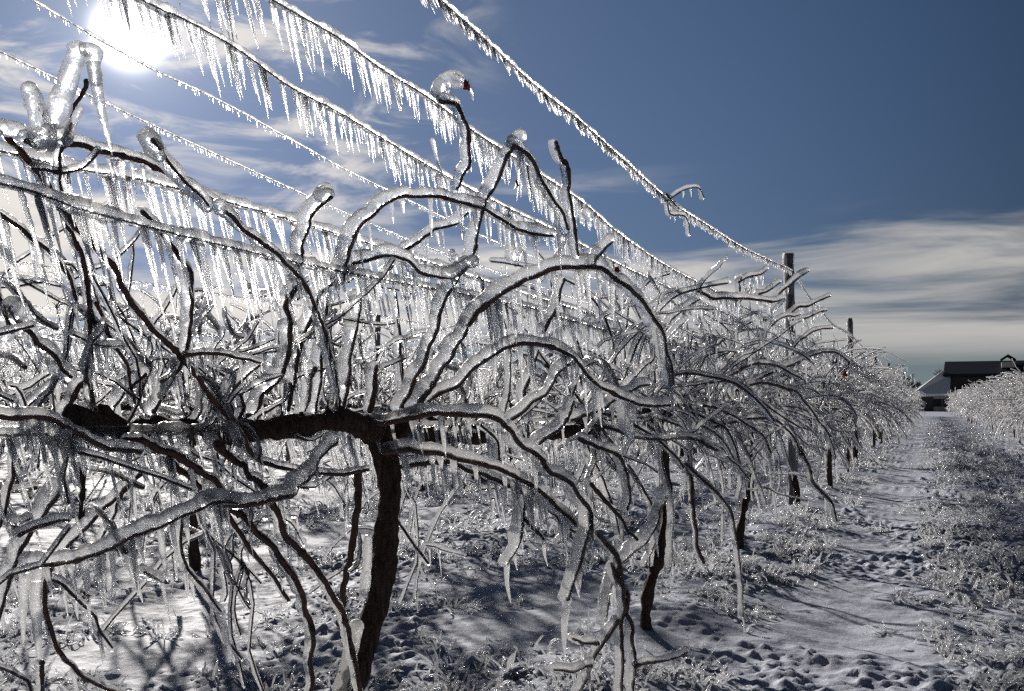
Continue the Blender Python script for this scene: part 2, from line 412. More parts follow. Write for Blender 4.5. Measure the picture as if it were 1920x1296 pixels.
A = [(420,-345),(620,-170),(820,-5),(1000,158),(1100,238),(1250,372),(1330,425),(1400,468),(1480,505),(1497,524),(1517,556),(1543,586),(1563,609),(1593,625),(1610,643),(1625,656),(1640,664),(1652,681),(1665,692),(1680,705)]
wire('thick rope-like iced top wire running from the upper edge down to the tall post', A, -1.014, .0085, .040, .0058, 150, twist=True, step=.010)
B = [(300,-120),(510,0),(640,74),(707,124),(807,186),(887,246),(940,280),(1023,333),(1097,383),(1150,430),(1223,482),(1280,515),(1347,549),(1440,600),(1540,655),(1640,706)]
wire('upper icicle-fringed catch wire just below the rope-like top wire', B, -.93, .0072, .064, .0044, 125, step=.010)
Cw = [(0,-150),(267,0),(353,40),(450,95),(540,160),(640,213),(723,263),(807,313),(880,353),(973,400),(1040,432),(1200,514),(1400,604),(1540,665),(1640,712)]
wire('icicle-fringed catch wire that passes just right of the sun', Cw, -1.08, .0074, .062, .0044, 120, step=.010)
Fw = [(-60,268),(143,316),(260,335),(433,380),(540,410),(640,440),(800,490),(1000,555),(1150,600),(1280,635),(1450,680),(1640,730)]
wire('thickly iced wire at mid height behind the tangled canes', Fw, -1.10, .0095, .080, .0043, 88, step=.010)
Gw = [(-60,330),(60,358),(133,385),(233,413),(400,455),(600,500),(800,538),(990,575),(1067,599),(1140,619),(1223,635),(1280,649),(1450,685),(1640,732)]
wire('wire with the longest icicle curtain at mid height', Gw, -.98, .0085, .105, .0045, 92, step=.010)
Hw = [(-60,816),(113,812),(400,806),(800,797),(1040,790),(1280,780),(1500,768),(1640,761)]
wire('lowest wire with the icicle curtain under the dark cordon', Hw, -1.06, .0075, .15, .0046, 60, step=.012)
Dw = [(-60,-65),(60,0),(133,43),(283,128),(433,200),(640,314),(740,363),(903,442),(1000,482),(1150,535),(1350,610)]
wire('thin frosted wire crossing the sky just under the sun', Dw, -3.6, .0085, .02, .004, 45, group='thin frosted wires of the second row', step=.016, nmax=0)
Ew = [(-60,70),(0,97),(110,150),(233,210),(400,287),(567,363),(673,410),(833,475),(1083,562),(1150,582),(1350,640)]
wire('lower of the two thin frosted wires in the cloudy sky', Ew, -3.6, .0075, .02, .004, 45, group='thin frosted wires of the second row', step=.016, nmax=0)

# ---------------------------------------------------------------- traced vines
WOFF = -Rv*.74 + np.array([0,0,.66]) + Fh*.12; WOFF /= np.linalg.norm(WOFF)
def cane(root, base, pix, D0, D1, w, wi, off=None, ice_range=(0,1), ic=(0,0,0), bend=0, icw=None):
    """one cane traced in picture units, given true distance and thickness; its ice sleeve sits on the weather side"""
    n = len(pix); ds = np.linspace(D0, D1, n)+bend*np.sin(np.linspace(0, math.pi, n))
    pts = np.array([P(a, b, d) for (a, b), d in zip(pix, ds)])
    Dm = (D0+D1)/2; rc = w/2/FPX*Dm; ri = wi/2/FPX*Dm*.94
    st = max(.004, 5/FPX*Dm)
    p, ln = resample(pts, st); k = len(p)
    p = p+rc*.45*np.stack([noise1(k,9),noise1(k,9),noise1(k,9)],1)+rc*.12*np.stack([noise1(k,3),noise1(k,3),noise1(k,3)],1)
    taper = np.linspace(1.12, .72, k); knob = 1+.5*np.clip(noise1(k, 2)-1.1, 0, 1)
    rr = rc*taper*knob*(1+.06*noise1(k,2))
    pc, r2 = rounded(p, rr)
    c = part('cane', sweep(pc[None], r2[None], 8, .05), M_CANE, root, base)
    if wi > 0:
        a, b = int(ice_range[0]*(k-1)), max(int(ice_range[1]*(k-1)), int(ice_range[0]*(k-1))+4)
        q = p[a:b+1]; T = np.gradient(q, axis=0); T /= np.linalg.norm(T, axis=1, keepdims=True)+1e-9
        Wn = WOFF if off is None else np.asarray(off)
        W = Wn-T*(T@Wn)[:,None]; W /= np.linalg.norm(W, axis=1, keepdims=True)+.25
        rr2 = ri*.92*(1+.035*noise1(len(q), 3)+.11*noise1(len(q), 11)+.02*noise1(len(q),1.2))
        rr2 = np.clip(rr2, ri*.6, ri*1.5)
        q = q+W*(rr2*.93)[:,None]
        q2, r3 = rounded(q, rr2); S = 14
        m = 1+.03*rng.normal(size=(1,len(q2),S))+.07*np.stack([noise1(len(q2), 4) for _ in range(S)], 1)[None]
        part('ice_sleeve', sweep(q2[None], r3[None,:,None]*m, S), M_ICE, c, base)
    cnt, lpx, wpx = ic; cnt = int(cnt*1.8)
    if cnt:
        u = np.sort(rng.uniform(.06, .94, cnt)); s = (u*(k-1)).astype(int)
        pos = p[s].copy(); pos[:,2] -= rc
        Ln = lpx/FPX*Dm*rng.uniform(.35, 1.15, cnt); r = np.full(cnt, wpx/2/FPX*Dm)*rng.uniform(.7,1.2,cnt)
        ICI.append((c, pos, Ln, r))
    return c
ICI = []
def trunk(name, root, base, pix, D, w0, w1, gn=.16, S=18, mat=None):
    ds = np.linspace(D[0], D[1], len(pix)); pts = np.array([P(a,b,d) for (a,b),d in zip(pix, ds)])
    p, ln = resample(pts, .012); k = len(p); Dm = sum(D)/2
    r = np.linspace(w0, w1, k)/2/FPX*Dm*(1+gn*.5*noise1(k,6)+gn*.4*noise1(k,2))
    an = np.arange(S)*2*np.pi/S; ridge = np.zeros((k,S))
    for f in (3,5,8): ridge += (.09/f*3)*np.cos(f*an[None,:]+2.2*noise1(k,14)[:,None])
    return part(name, sweep(p[None], r[None,:,None]*(1+ridge[None]+.05*rng.normal(size=(1,k,S)))), mat or M_TRUNK, root, base)
def flush_icicles(nmax=100):
    global ICI
    allr = [(c, q, l, r) for c, pos, Ln, rr in ICI for q, l, r in zip(pos, Ln, rr)]
    allr.sort(key=lambda t: -t[2]/max(float((t[1]-EYE)@Fh), .4))
    return allr
def hang_icicles(root, base, extra=None, nmax=100, lean=np.array([.03,.22,-1.0])):
    global ICI
    allr = flush_icicles(); ICI = []
    for c, q, l, r in allr[:nmax]:
        d = Vector(-lean)+Vector(rng.normal(0,.05,3)); o = obj('icicle', UNIT_ICICLES[rng.integers(14)], c, q-base)
        o.rotation_mode = 'QUATERNION'; o.rotation_quaternion = d.to_track_quat('Z','Y'); o.scale = (r, r, l)
    rest = allr[nmax:]
    if rest:
        tag(part('icicle', icicle_batch(np.array([t[1] for t in rest]), np.array([t[2] for t in rest]), np.array([t[3] for t in rest]), lean), M_ICICLE, root, base), kind='stuff')
def leaf(root, base, px, py, D, size):
    c = P(px, py, D); r = size/2/FPX*D; n = 14; a = np.linspace(0, 2*np.pi, n, endpoint=False)
    rad = r*(1+.35*np.cos(5*a)*.6+.2*rng.normal(size=n))
    R = np.array(Matrix.Rotation(rng.uniform(-.9,.9), 3, 'Z')@Matrix.Rotation(rng.uniform(-.8,.8), 3, 'X'))
    loc = np.stack([rad*np.cos(a)*.75, .35*r*np.cos(2*a), rad*np.sin(a)*1.2], 1)
    f = np.vstack([loc, [[0,.25*r,0]]]); bk = f+np.array([0, .0012, 0]); V = np.vstack([f, bk])@R.T+c; s = np.arange(n); s2 = (s+1) % n; m = n+1
    F = [np.concatenate([np.stack([s, s2, np.full(n,n)],1), np.stack([s2+m, s+m, np.full(n,n+m)],1)]), np.stack([s, s+m, s2+m, s2],1)]
    return part('leaf', (V, F), M_LEAF, root, base)
def blob(root, base, pix, D, w0, w1, name='ice_knob'):
    pts = np.array([P(a,b,D) for a,b in pix]); p, ln = resample(pts, .004); k = len(p)
    r = np.linspace(w0, w1, k)/2/FPX*D*(1+.07*noise1(k,4)); p2, r2 = rounded(p, r)
    return part(name, sweep(p2[None], r2[None,:,None]*(1+.02*rng.normal(size=(1,len(p2),16))+.10*np.stack([noise1(len(p2), 4) for _ in range(16)], 1)[None]), 16), M_ICE, root, base)

def tangle(root, n, ns, ri, xmax=.12, **kw):
    p = grow(n, 16, **kw); x = p[:,:,0]; p[:,:,0] = np.where(x > xmax, xmax-(x-xmax)*.6, x); q = side_shoots(p, ns); z3 = np.zeros(3)
    c = tag(part('shoot', merge([sweep(p, rng.uniform(.0014,.0026,(n,1))*np.linspace(1.2,.6,16)[None], 6), sweep(q, np.full((ns,7),.0016), 5)]), M_CANE, root, z3), kind='stuff')
    part('ice_sleeve', merge([sweep(*ice_of(p, rng.uniform(ri*.7, ri*1.2, n)), 9, .05), sweep(*ice_of(q, rng.uniform(ri*.6, ri, ns)), 8, .05)]), M_ICE, c, z3)
    pos, Ln, rr = cane_icicles(p, 6, .025, .12, .0036); tag(part('icicle', icicle_batch(pos, Ln, rr, np.array([.03,.15,-1.0])), M_ICICLE, root, z3), kind='stuff')
# --- the vine that fills the left of the picture
base1 = P(600, 1600, 1.92); base1[2] = 0.0
v1 = empty('grapevine', base1)
tag(v1, 'big gnarled grapevine nearest the camera with thick trunk, dark cordon and arching iced canes', 'grapevine', 'grapevines of the near row')
trunk('trunk', v1, base1, [(565,1640),(600,1500),(632,1380),(667,1264),(690,1181),(706,1131),(718,1064),(724,997),(730,931),(724,864),(706,812)], (1.86,2.0), 49, 41)
trunk('cordon', v1, base1, [(706,815),(690,806),(640,790),(567,797),(500,806),(450,810),(383,803),(333,796),(283,800),(233,814),(200,800),(133,789)], (1.98,1.38), 38, 34, .42)
trunk('cordon', v1, base1, [(700,812),(740,806),(790,806),(850,812),(940,817),(1040,811),(1120,806)], (2.0,3.3), 42, 22, .35)
trunk('spur', v1, base1, [(232,815),(215,800),(203,780),(180,765)], (1.46,1.44), 40, 22, .3)
trunk('spur', v1, base1, [(640,800),(625,765),(628,740)], (1.93,1.9), 36, 16, .3)
trunk('spur', v1, base1, [(745,810),(770,790),(785,765)], (2.02,2.0), 34, 14, .3)
TR1 = [
 # pixels, D0, D1, cane px, ice px, icicles (count, length px, width px)
 ([(0,233),(20,260),(67,317),(103,367),(123,407),(130,432),(147,475),(160,529),(168,599),(172,665),(172,715),(182,757)],1.30,1.42,11,17,(10,95,11)),
 ([(167,699),(147,739),(117,772)],1.42,1.42,11,22,(0,0,0)),
 ([(113,380),(150,432),(180,459),(213,499),(233,545),(250,575),(287,619),(333,662),(367,705),(397,745),(430,785),(460,829),(483,859),(545,880),(620,893),(690,880)],1.30,1.75,11,18,(6,80,10)),
 ([(50,267),(113,273),(187,278),(233,293),(283,310),(333,333),(377,363),(417,390),(467,432),(507,469),(550,505),(573,535),(597,585),(610,625),(623,672),(630,715),(632,765)],1.28,1.85,9,26,(8,80,11)),
 ([(270,400),(300,432),(323,458),(333,472),(353,512),(359,545),(360,582),(357,619),(348,662),(333,695),(313,732),(287,775)],1.5,1.52,9,28,(5,70,10)),
 ([(180,569),(200,619),(217,655),(237,685),(243,715),(252,757)],1.45,1.5,7,17,(3,50,8)),
 ([(552,540),(537,572),(543,605),(543,645),(535,689),(520,715),(493,742),(477,769),(437,792)],1.7,1.75,10,30,(4,90,10)),
 ([(-20,385),(40,432),(80,462),(117,499),(133,532),(142,565)],1.3,1.35,9,20,(5,110,12)),
 ([(23,582),(43,612),(70,645),(100,665),(117,695),(127,705)],1.3,1.35,10,36,(3,60,10)),
 ([(160,150),(157,168),(150,187),(133,220),(127,253),(122,275)],1.29,1.29,8,0,(0,0,0)),
 ([(68,168),(80,205),(88,240),(100,268)],1.29,1.29,8,0,(0,0,0)),
 ([(285,262),(312,298),(333,327),(360,353),(392,385)],1.33,1.4,7,34,(3,50,9)),
 ([(622,372),(598,388),(580,420),(566,460),(560,505)],1.68,1.72,7,34,(0,0,0)),
 ([(645,520),(655,470),(673,430),(707,393),(750,370),(807,368),(853,378),(900,388),(930,407),(973,431),(1037,438)],1.85,2.05,8,30,(10,80,12)),
 ([(540,770),(552,700),(566,640),(590,575),(612,540),(640,515),(667,492),(700,484),(740,482),(773,492),(797,509),(827,520),(853,520),(880,498)],1.86,1.98,8,30,(9,85,12)),
 ([(827,190),(853,200),(873,233),(880,273),(878,313),(866,340),(855,352)],1.95,1.98,8,24,(1,60,9)),
 ([(962,275),(947,300),(940,320),(927,353),(912,375),(900,420),(885,480),(870,505)],2.0,2.0,8,26,(3,70,10)),
 ([(963,273),(990,287),(1003,310),(1017,343),(1037,373),(1056,400),(1066,430)],2.0,2.1,8,27,(5,120,12)),
 ([(1042,268),(1050,293),(1063,317),(1065,360),(1070,400),(1077,430),(1080,475)],2.1,2.1,8,20,(2,60,9)),
 ([(880,609),(913,572),(957,539),(1000,522),(1040,505),(1080,499),(1113,500),(1147,515),(1173,535),(1200,562),(1223,592),(1240,619),(1250,659),(1260,695),(1263,720)],2.1,2.3,10,29,(14,110,12)),
 ([(1110,497),(1130,472),(1150,452)],2.2,2.2,7,26,(1,60,8)),
 ([(785,762),(817,712),(840,672),(867,632),(880,607)],2.0,2.1,11,32,(0,0,0)),
 ([(752,765),(783,705),(803,659),(823,609),(833,565),(853,532),(868,508)],2.0,2.0,9,27,(1,60,8)),
 ([(800,755),(813,745),(853,722),(893,685),(933,662),(967,649),(1003,645),(1033,650),(1067,665),(1090,685),(1117,715),(1147,739),(1180,752),(1227,762),(1262,760)],2.05,2.4,8,25,(12,90,11)),
 ([(760,740),(753,699),(750,649),(747,592),(740,549)],2.15,2.2,7,16,(0,0,0)),
 ([(648,760),(653,709),(660,659),(670,599),(675,559)],1.95,2.0,8,32,(1,60,9)),
 ([(696,770),(702,725),(707,689)],1.98,1.98,11,26,(0,0,0)),
 ([(650,800),(673,797),(723,795),(773,783),(823,776),(873,779),(923,786),(950,802),(977,829),(1007,859),(1033,884),(1067,907),(1090,934),(1107,964),(1109,987),(1100,1017),(1090,1051),(1077,1091),(1063,1121)],1.9,2.1,10,30,(13,80,13)),
 ([(725,850),(773,846),(813,848),(873,862),(907,872),(940,881),(973,895),(1010,915),(1045,950),(1083,984)],1.95,2.15,10,28,(9,90,13)),
 ([(740,876),(800,868),(853,872),(907,891),(960,914),(1007,927),(1040,951),(1083,990)],2.1,2.2,8,22,(9,80,11)),
 ([(887,897),(940,907),(990,931),(1033,961),(1077,1001)],2.2,2.25,8,14,(4,60,9)),
 ([(960,785),(993,759),(1023,735),(1040,709),(1070,679)],2.2,2.25,8,24,(1,60,8)),
 ([(1010,832),(1040,809),(1060,792),(1077,752)],2.2,2.2,8,26,(1,50,8)),
 ([(980,742),(993,709),(1007,659)],2.4,2.4,7,20,(0,0,0)),
 ([(1020,622),(1043,575),(1057,525)],2.4,2.4,8,20,(1,40,7)),
 ([(1073,785),(1133,765),(1180,735),(1215,720)],2.5,2.7,7,22,(3,60,9)),
 ([(1087,822),(1123,839),(1153,852),(1172,880),(1182,931),(1177,957)],2.6,2.6,7,20,(3,60,9)),
 ([(1110,911),(1140,944),(1173,987),(1193,1011)],2.4,2.4,7,8,(1,50,8)),
 ([(1250,931),(1237,964),(1220,1004),(1187,1034),(1163,1057),(1150,1077),(1142,1117),(1136,1160)],2.6,2.3,7,28,(3,60,9)),
 ([(1120,997),(1147,1031),(1163,1077),(1170,1131),(1163,1160),(1167,1214),(1170,1264),(1168,1320)],2.25,2.2,9,20,(3,60,9)),
 ([(1150,1060),(1172,1110),(1180,1147),(1187,1197),(1190,1247),(1183,1300)],2.25,2.2,9,20,(3,60,9)),
 ([(1155,1164),(1130,1211),(1110,1247),(1084,1300)],2.2,2.15,9,20,(2,50,9)),
 ([(1123,1207),(1095,1206),(1073,1197)],2.15,2.1,6,20,(2,50,8)),
 ([(1107,1244),(1080,1257),(1040,1257)],2.15,2.1,6,20,(3,50,8)),
 ([(1193,1247),(1223,1241),(1257,1237),(1285,1226)],2.2,2.25,6,16,(1,30,7)),
 ([(985,920),(984,960),(980,991),(970,1024),(950,1057)],2.2,2.2,6,26,(2,70,9)),
 ([(985,975),(1000,990),(1020,1011)],2.2,2.2,6,18,(1,50,9)),
 ([(50,1062),(100,1057),(157,1044),(200,1031),(247,1007),(283,994),(317,977),(350,964),(400,944),(443,947)],1.25,1.42,8,34,(9,110,14)),
 ([(400,944),(443,947),(500,941),(543,931),(557,917),(583,895),(602,862),(630,830)],1.42,1.75,9,34,(4,60,10)),
 ([(400,925),(423,951),(467,974),(493,1004),(527,1044),(547,1077),(567,1111),(580,1157),(590,1204),(580,1237),(587,1310)],1.5,1.55,12,20,(4,60,9)),
 ([(493,911),(517,961),(533,997),(567,1031),(600,1077),(630,1131),(645,1160),(657,1194),(670,1250),(675,1310)],1.6,1.7,12,21,(4,60,9)),
 ([(410,930),(430,971),(467,1027),(510,1077),(540,1124)],1.65,1.7,9,12,(2,50,8)),
 ([(347,970),(340,1024),(350,1064),(383,1104),(413,1147)],1.5,1.5,6,20,(2,80,10)),
 ([(113,915),(104,935),(83,961),(40,1031),(13,1104),(-5,1165)],1.35,1.3,9,36,(2,60,10)),
 ([(262,892),(230,922),(200,947),(167,984),(127,1024),(80,1090)],1.5,1.45,8,26,(3,70,10)),
 ([(95,1068),(83,1107),(90,1164),(107,1214),(133,1247),(173,1277),(230,1305)],1.3,1.3,9,12,(3,70,10)),
 ([(80,1238),(80,1300)],1.3,1.3,8,20,(0,0,0)),
 ([(-20,777),(67,783),(113,796),(160,820),(213,843),(260,852)],1.25,1.4,10,28,(9,140,14)),
 ([(235,825),(300,843),(350,872),(393,896),(420,930)],1.42,1.5,14,20,(5,110,12)),
 ([(300,850),(350,892),(377,914),(410,940)],1.55,1.55,11,10,(0,0,0)),
 ([(410,830),(443,864),(467,884),(500,925)],1.6,1.6,13,18,(2,50,9)),
 ([(85,1080),(120,1100),(150,1127),(177,1154),(187,1184),(213,1217)],1.35,1.35,6,16,(3,60,10)),
 ([(672,890),(671,941),(660,1014),(647,1111),(640,1170)],1.9,1.85,14,0,(0,0,0)),
 ([(348,665),(400,664),(450,672),(487,680)],1.5,1.55,7,16,(4,50,9)),
 ([(405,770),(430,735),(470,700),(487,682)],1.6,1.6,7,24,(0,0,0)),
 ([(275,700),(240,730),(215,760)],1.5,1.5,7,26,(0,0,0)),
 ([(590,690),(575,760),(560,790)],1.95,1.95,7,28,(0,0,0)),
 ([(615,560),(608,640),(600,720),(590,780)],1.95,1.95,7,28,(0,0,0)),
 ([(695,560),(720,520),(735,500)],2.1,2.1,6,20,(2,40,8)),
 ([(760,470),(800,440),(850,420),(880,400)],2.05,2.05,7,22,(4,60,9)),
 ([(120,265),(110,300),(113,340),(120,390)],1.3,1.3,6,20,(3,60,10)),
 ([(40,120),(30,0)],1.3,1.3,0.01,0,(0,0,0)),
 ([(60,318),(123,322),(160,312),(185,285)],1.3,1.3,6,18,(3,70,10)),
 ([(20,620),(0,560),(-15,520)],1.3,1.3,8,30,(0,0,0)),
 ([(240,900),(215,960),(190,1010)],1.6,1.6,6,16,(2,90,10)),
 ([(30,830),(20,900),(10,960),(-10,1010)],1.3,1.3,7,18,(2,60,10)),
]
TR1 = [t for t in TR1 if t[3] > .1]
for pix, d0, d1, w, wi, ic in TR1: cane(v1, base1, pix, d0, d1, w, wi, ic=ic)
for i in range(20):
    x = rng.uniform(330, 1150); yb = 800+rng.uniform(-10, 10); dr = 2080/(1735-x); up_ = rng.uniform() < .72
    h_ = rng.uniform(110, 290) if up_ else -rng.uniform(120, 330); sx = rng.uniform(-60, 150); bow = rng.uniform(-60, 90)
    pix = [(x+sx*t+bow*math.sin(math.pi*t)*.5+rng.normal(0,4), yb-h_*(t-.28*t*t*(1 if up_ else 0))+rng.normal(0,4)) for t in np.linspace(0,1,7)]
    cane(v1, base1, pix, dr+.12, dr+rng.uniform(.1,.5), rng.uniform(4,6.5), rng.uniform(11,20), ic=(3,70,8))
def shoots(root, base, n, x0, x1, y0, y1, D0, D1, lpx=(25,110)):
    for i in range(n):
        x = rng.uniform(x0, x1); y = rng.uniform(y0, y1); D = 2080/(1735-x)+rng.uniform(D0, D1); a = rng.uniform(-.5, 3.6); l_ = rng.uniform(*lpx)*1.9/max(D,1.2); c_ = rng.normal(0, .9)
        pix = [(x, y)]
        for k in range(5): pix.append((pix[-1][0]+math.cos(a)*l_/5, pix[-1][1]-math.sin(a)*l_/5)); a += c_/5+rng.normal(0,.22)
        ds = D; pts = np.array([P(u_, v_, ds+.02*k) for k, (u_, v_) in enumerate(pix)]); p, ln = resample(pts, .009); k = len(p); rc = rng.uniform(.0013, .0024)
        pc, r2 = rounded(p, rc*np.linspace(1.2,.6,k)*(1+.12*noise1(k,2)))
        c = part('shoot', sweep(pc[None], r2[None], 6), M_CANE, root, base)
        ri = rng.uniform(.004, .008); q, r3 = rounded(p+WOFF*ri*.6, ri*np.clip(1+.16*noise1(k,3),.6,1.5)); part('ice_sleeve', sweep(q[None], r3[None], 9, .05), M_ICE, c, base)
        m = rng.integers(0,4)
        if m: ii_ = rng.integers(0,k,m); ICI.append((c, p[ii_].copy(), rng.uniform(.02,.08,m), rng.uniform(.0025,.004,m)))
shoots(v1, base1, 55, 0, 1150, 520, 860, -.05, .45); shoots(v1, base1, 40, 0, 1150, 800, 1080, -.15, .35)
# heavy knobs of ice on the tips and the long hanging spikes below some canes
for pix, D, w0, w1 in (([(146,93),(142,110),(134,135),(124,165),(114,192),(104,222)],1.27,36,42), ([(160,92),(178,98),(176,125),(180,150)],1.27,26,26), ([(55,168),(64,186),(72,212),(80,245),(84,266)],1.27,36,46), ([(276,256),(284,270),(298,292)],1.33,40,30), ([(612,355),(604,364)],1.68,30,34),
        ([(818,172),(826,160),(842,148),(856,150)],1.95,26,34), ([(824,160),(832,178),(842,186)],1.95,26,22), ([(852,146),(866,150),(874,158)],1.95,14,10), ([(880,168),(885,176),(887,188)],1.95,9,3), ([(960,262),(975,254)],2.0,20,26), ([(850,482),(848,474)],1.96,20,16), ([(838,512),(858,506),(874,494),(886,490)],1.96,26,24),
        ([(25,575),(35,585)],1.29,44,38), ([(118,258),(100,250),(70,262)],1.28,34,36), ([(150,205),(136,232),(126,262)],1.28,14,20), ([(35,245),(10,240)],1.28,34,34), ([(410,385),(412,392)],1.4,26,26), ([(533,540),(545,525)],1.7,28,22), ([(955,465),(958,480)],2.1,20,24),
        ([(1098,398),(1104,410)],2.2,18,14)):
    blob(v1, base1, pix, D, w0, w1)
for a, b, D, w in (((174,118),(211,292),1.27,26), ((1063,1121),(1059,1232),2.1,20), ((950,1057),(958,1132),2.2,12), ((413,1147),(440,1247),1.5,18), ((300,960),(314,1090),1.4,18), ((240,1030),(268,1130),1.4,20),
        ((210,1036),(208,1135),1.35,20), ((820,330),(842,420),2.0,12), ((48,1075),(44,1210),1.27,24), ((70,1090),(75,1250),1.3,30), ((1020,1011),(1027,1062),2.2,9), ((810,260),(838,345),2.0,10), ((215,300),(222,330),1.3,16), ((735,1085),(734,1148),1.95,8)):
    pts = np.array([P(*a, D), P((a[0]+b[0])/2-3, (a[1]+b[1])/2, D), P(*b, D)]); p, _ = resample(pts, n=16); t = np.linspace(0,1,16)
    part('icicle', sweep(p[None], (w/2/FPX*D*((1-t)**.7*.92+.08)*(1+.07*noise1(16,1.6)))[None], 10), M_ICICLE, v1, base1)
for a in ((877,160,1.95,18),(967,348,2.0,16),(1086,706,2.3,15),(162,1118,1.3,18),(790,916,2.1,13),(870,910,2.2,11),(1158,508,2.25,14),(880,770,2.3,10),(1186,980,2.6,9)): leaf(v1, base1, *a)
# bark strips hanging and ice on the trunk
blob(v1, base1, [(668,1175),(655,1230),(640,1300)], 1.86, 26, 34, 'ice_crust')
blob(v1, base1, [(690,1010),(688,1060),(684,1120)], 1.92, 16, 20, 'ice_crust')
hang_icicles(v1, base1, nmax=86)

# ---------------------------------------------------------------- generated vines
def grow(n, K, side=None, up=.6, lmin=.45, lmax=1.1, arm=1.15, z0=.88):
    """cane centre lines in vine space: rise from the cordon along Y, then bow over under the weight of the ice"""
    y = rng.uniform(-arm, arm, n); x = rng.normal(0, .03, n)
    p = np.zeros((n,K,3)); p[:,0] = np.stack([x, y, np.full(n, z0)], 1)
    isup = rng.uniform(0,1,n) < up
    az = rng.uniform(-1.5, 1.5, n)+np.where(rng.uniform(0,1,n) < .5, 0, math.pi)
    tilt = np.where(isup, rng.uniform(.1,.8,n), rng.uniform(1.0,2.3,n))
    d = np.stack([np.sin(tilt)*np.cos(az), np.sin(tilt)*np.sin(az), np.cos(tilt)], 1)
    Ln = rng.uniform(lmin, lmax, n)*np.where(isup, 1, .95); st = Ln/(K-1)
    sag = np.where(isup, rng.uniform(.2,2.6,n), rng.uniform(1.2,3.2,n))/K
    kink = rng.uniform(.05,.17,n)[:,None]
    wob = rng.normal(0, 1, (n,3))*.25/K*2
    for k in range(1,K):
        d = d+np.array([0,0,-1])*sag[:,None]*(.25+k/K)+wob+kink*rng.normal(0,1,(n,3)); d /= np.linalg.norm(d, axis=1, keepdims=True)
        p[:,k] = p[:,k-1]+d*st[:,None]
    zz_ = p[:,:,2]; p[:,:,2] = np.maximum(np.where(zz_ > 1.3, 1.3+(zz_-1.3)*.45, zz_), .04)
    return p
def side_shoots(p, n, K2=7, l0=.06, l1=.28):
    N0, K, _ = p.shape; i = rng.integers(0, N0, n); k = rng.integers(1, K-1, n); q = np.zeros((n,K2,3)); q[:,0] = p[i,k]
    d = rng.normal(size=(n,3)); d[:,2] += .25; d /= np.linalg.norm(d, axis=1, keepdims=True); st = rng.uniform(l0, l1, n)/(K2-1)
    for j in range(1,K2):
        d = d+rng.normal(0,.22,(n,3))+np.array([0,0,-.06]); d /= np.linalg.norm(d, axis=1, keepdims=True); q[:,j] = q[:,j-1]+d*st[:,None]
    q[:,:,2] = np.maximum(q[:,:,2], .03); return q
def ends_round(p, r):
    d0 = p[:,:1]-p[:,1:2]; d0 /= np.linalg.norm(d0, axis=2, keepdims=True)+1e-9; d1 = p[:,-1:]-p[:,-2:-1]; d1 /= np.linalg.norm(d1, axis=2, keepdims=True)+1e-9
    P2 = np.concatenate([p[:,:1]+d0*r[:,:1,None]*.7, p, p[:,-1:]+d1*r[:,-1:,None]*.7], 1)
    return P2, np.concatenate([r[:,:1]*.45, r, r[:,-1:]*.45], 1)
def ice_of(p, ri):
    T = np.gradient(p, axis=1); T /= np.linalg.norm(T, axis=2, keepdims=True)+1e-9
    W = WOFF[None,None]-T*np.sum(T*WOFF, 2, keepdims=True); W /= np.linalg.norm(W, axis=2, keepdims=True)+.25
    r = ri[:,None]*np.clip(1+.16*rng.normal(size=p.shape[:2]), .6, 1.5)
    return ends_round(p+W*(r*.75)[...,None], r)
def cane_icicles(p, dens, lmin, lmax, r):
    n, K, _ = p.shape; m = int(dens*n)
    i = rng.integers(0, n, m); k = rng.integers(1, K-1, m); f = rng.uniform(0,1,(m,1)); pos = p[i,k]*(1-f)+p[i,k+1]*f
    Ln = rng.uniform(lmin, lmax, m)*rng.uniform(.4,1,m)
    Ln = np.minimum(Ln, np.maximum(pos[:,2]-.03, .01))
    return pos, Ln, r*rng.uniform(.7,1.2,m)
def gnarl(path, r0, r1, S=12, step=.02, gn=.25):
    p, _ = resample(path, step); k = len(p); r = np.linspace(r0, r1, k)*(1+gn*.5*noise1(k,5)+gn*.4*noise1(k,2))
    p = p+.004*np.stack([noise1(k,4),noise1(k,4),noise1(k,4)],1)
    return sweep(p[None], r[None,:,None]*(1+.10*rng.normal(size=(1,k,S))), S)
def trunk_path():
    s = rng.normal(0, .05, 4)
    return [(s[0],s[1]-.06,-.05),(s[0]*.8,s[1]*.7-.05,.2),(s[2],s[3],.45),(s[2]*.4,s[3]*.4,.7),(0,0,.87)]
def cordon_paths(a=1.15): return [[(0,0,.86),(0,.3,.89),(.01,.7,.87),(0,a,.88)], [(0,0,.86),(0,-.3,.88),(-.01,-.7,.89),(0,-a,.87)]]
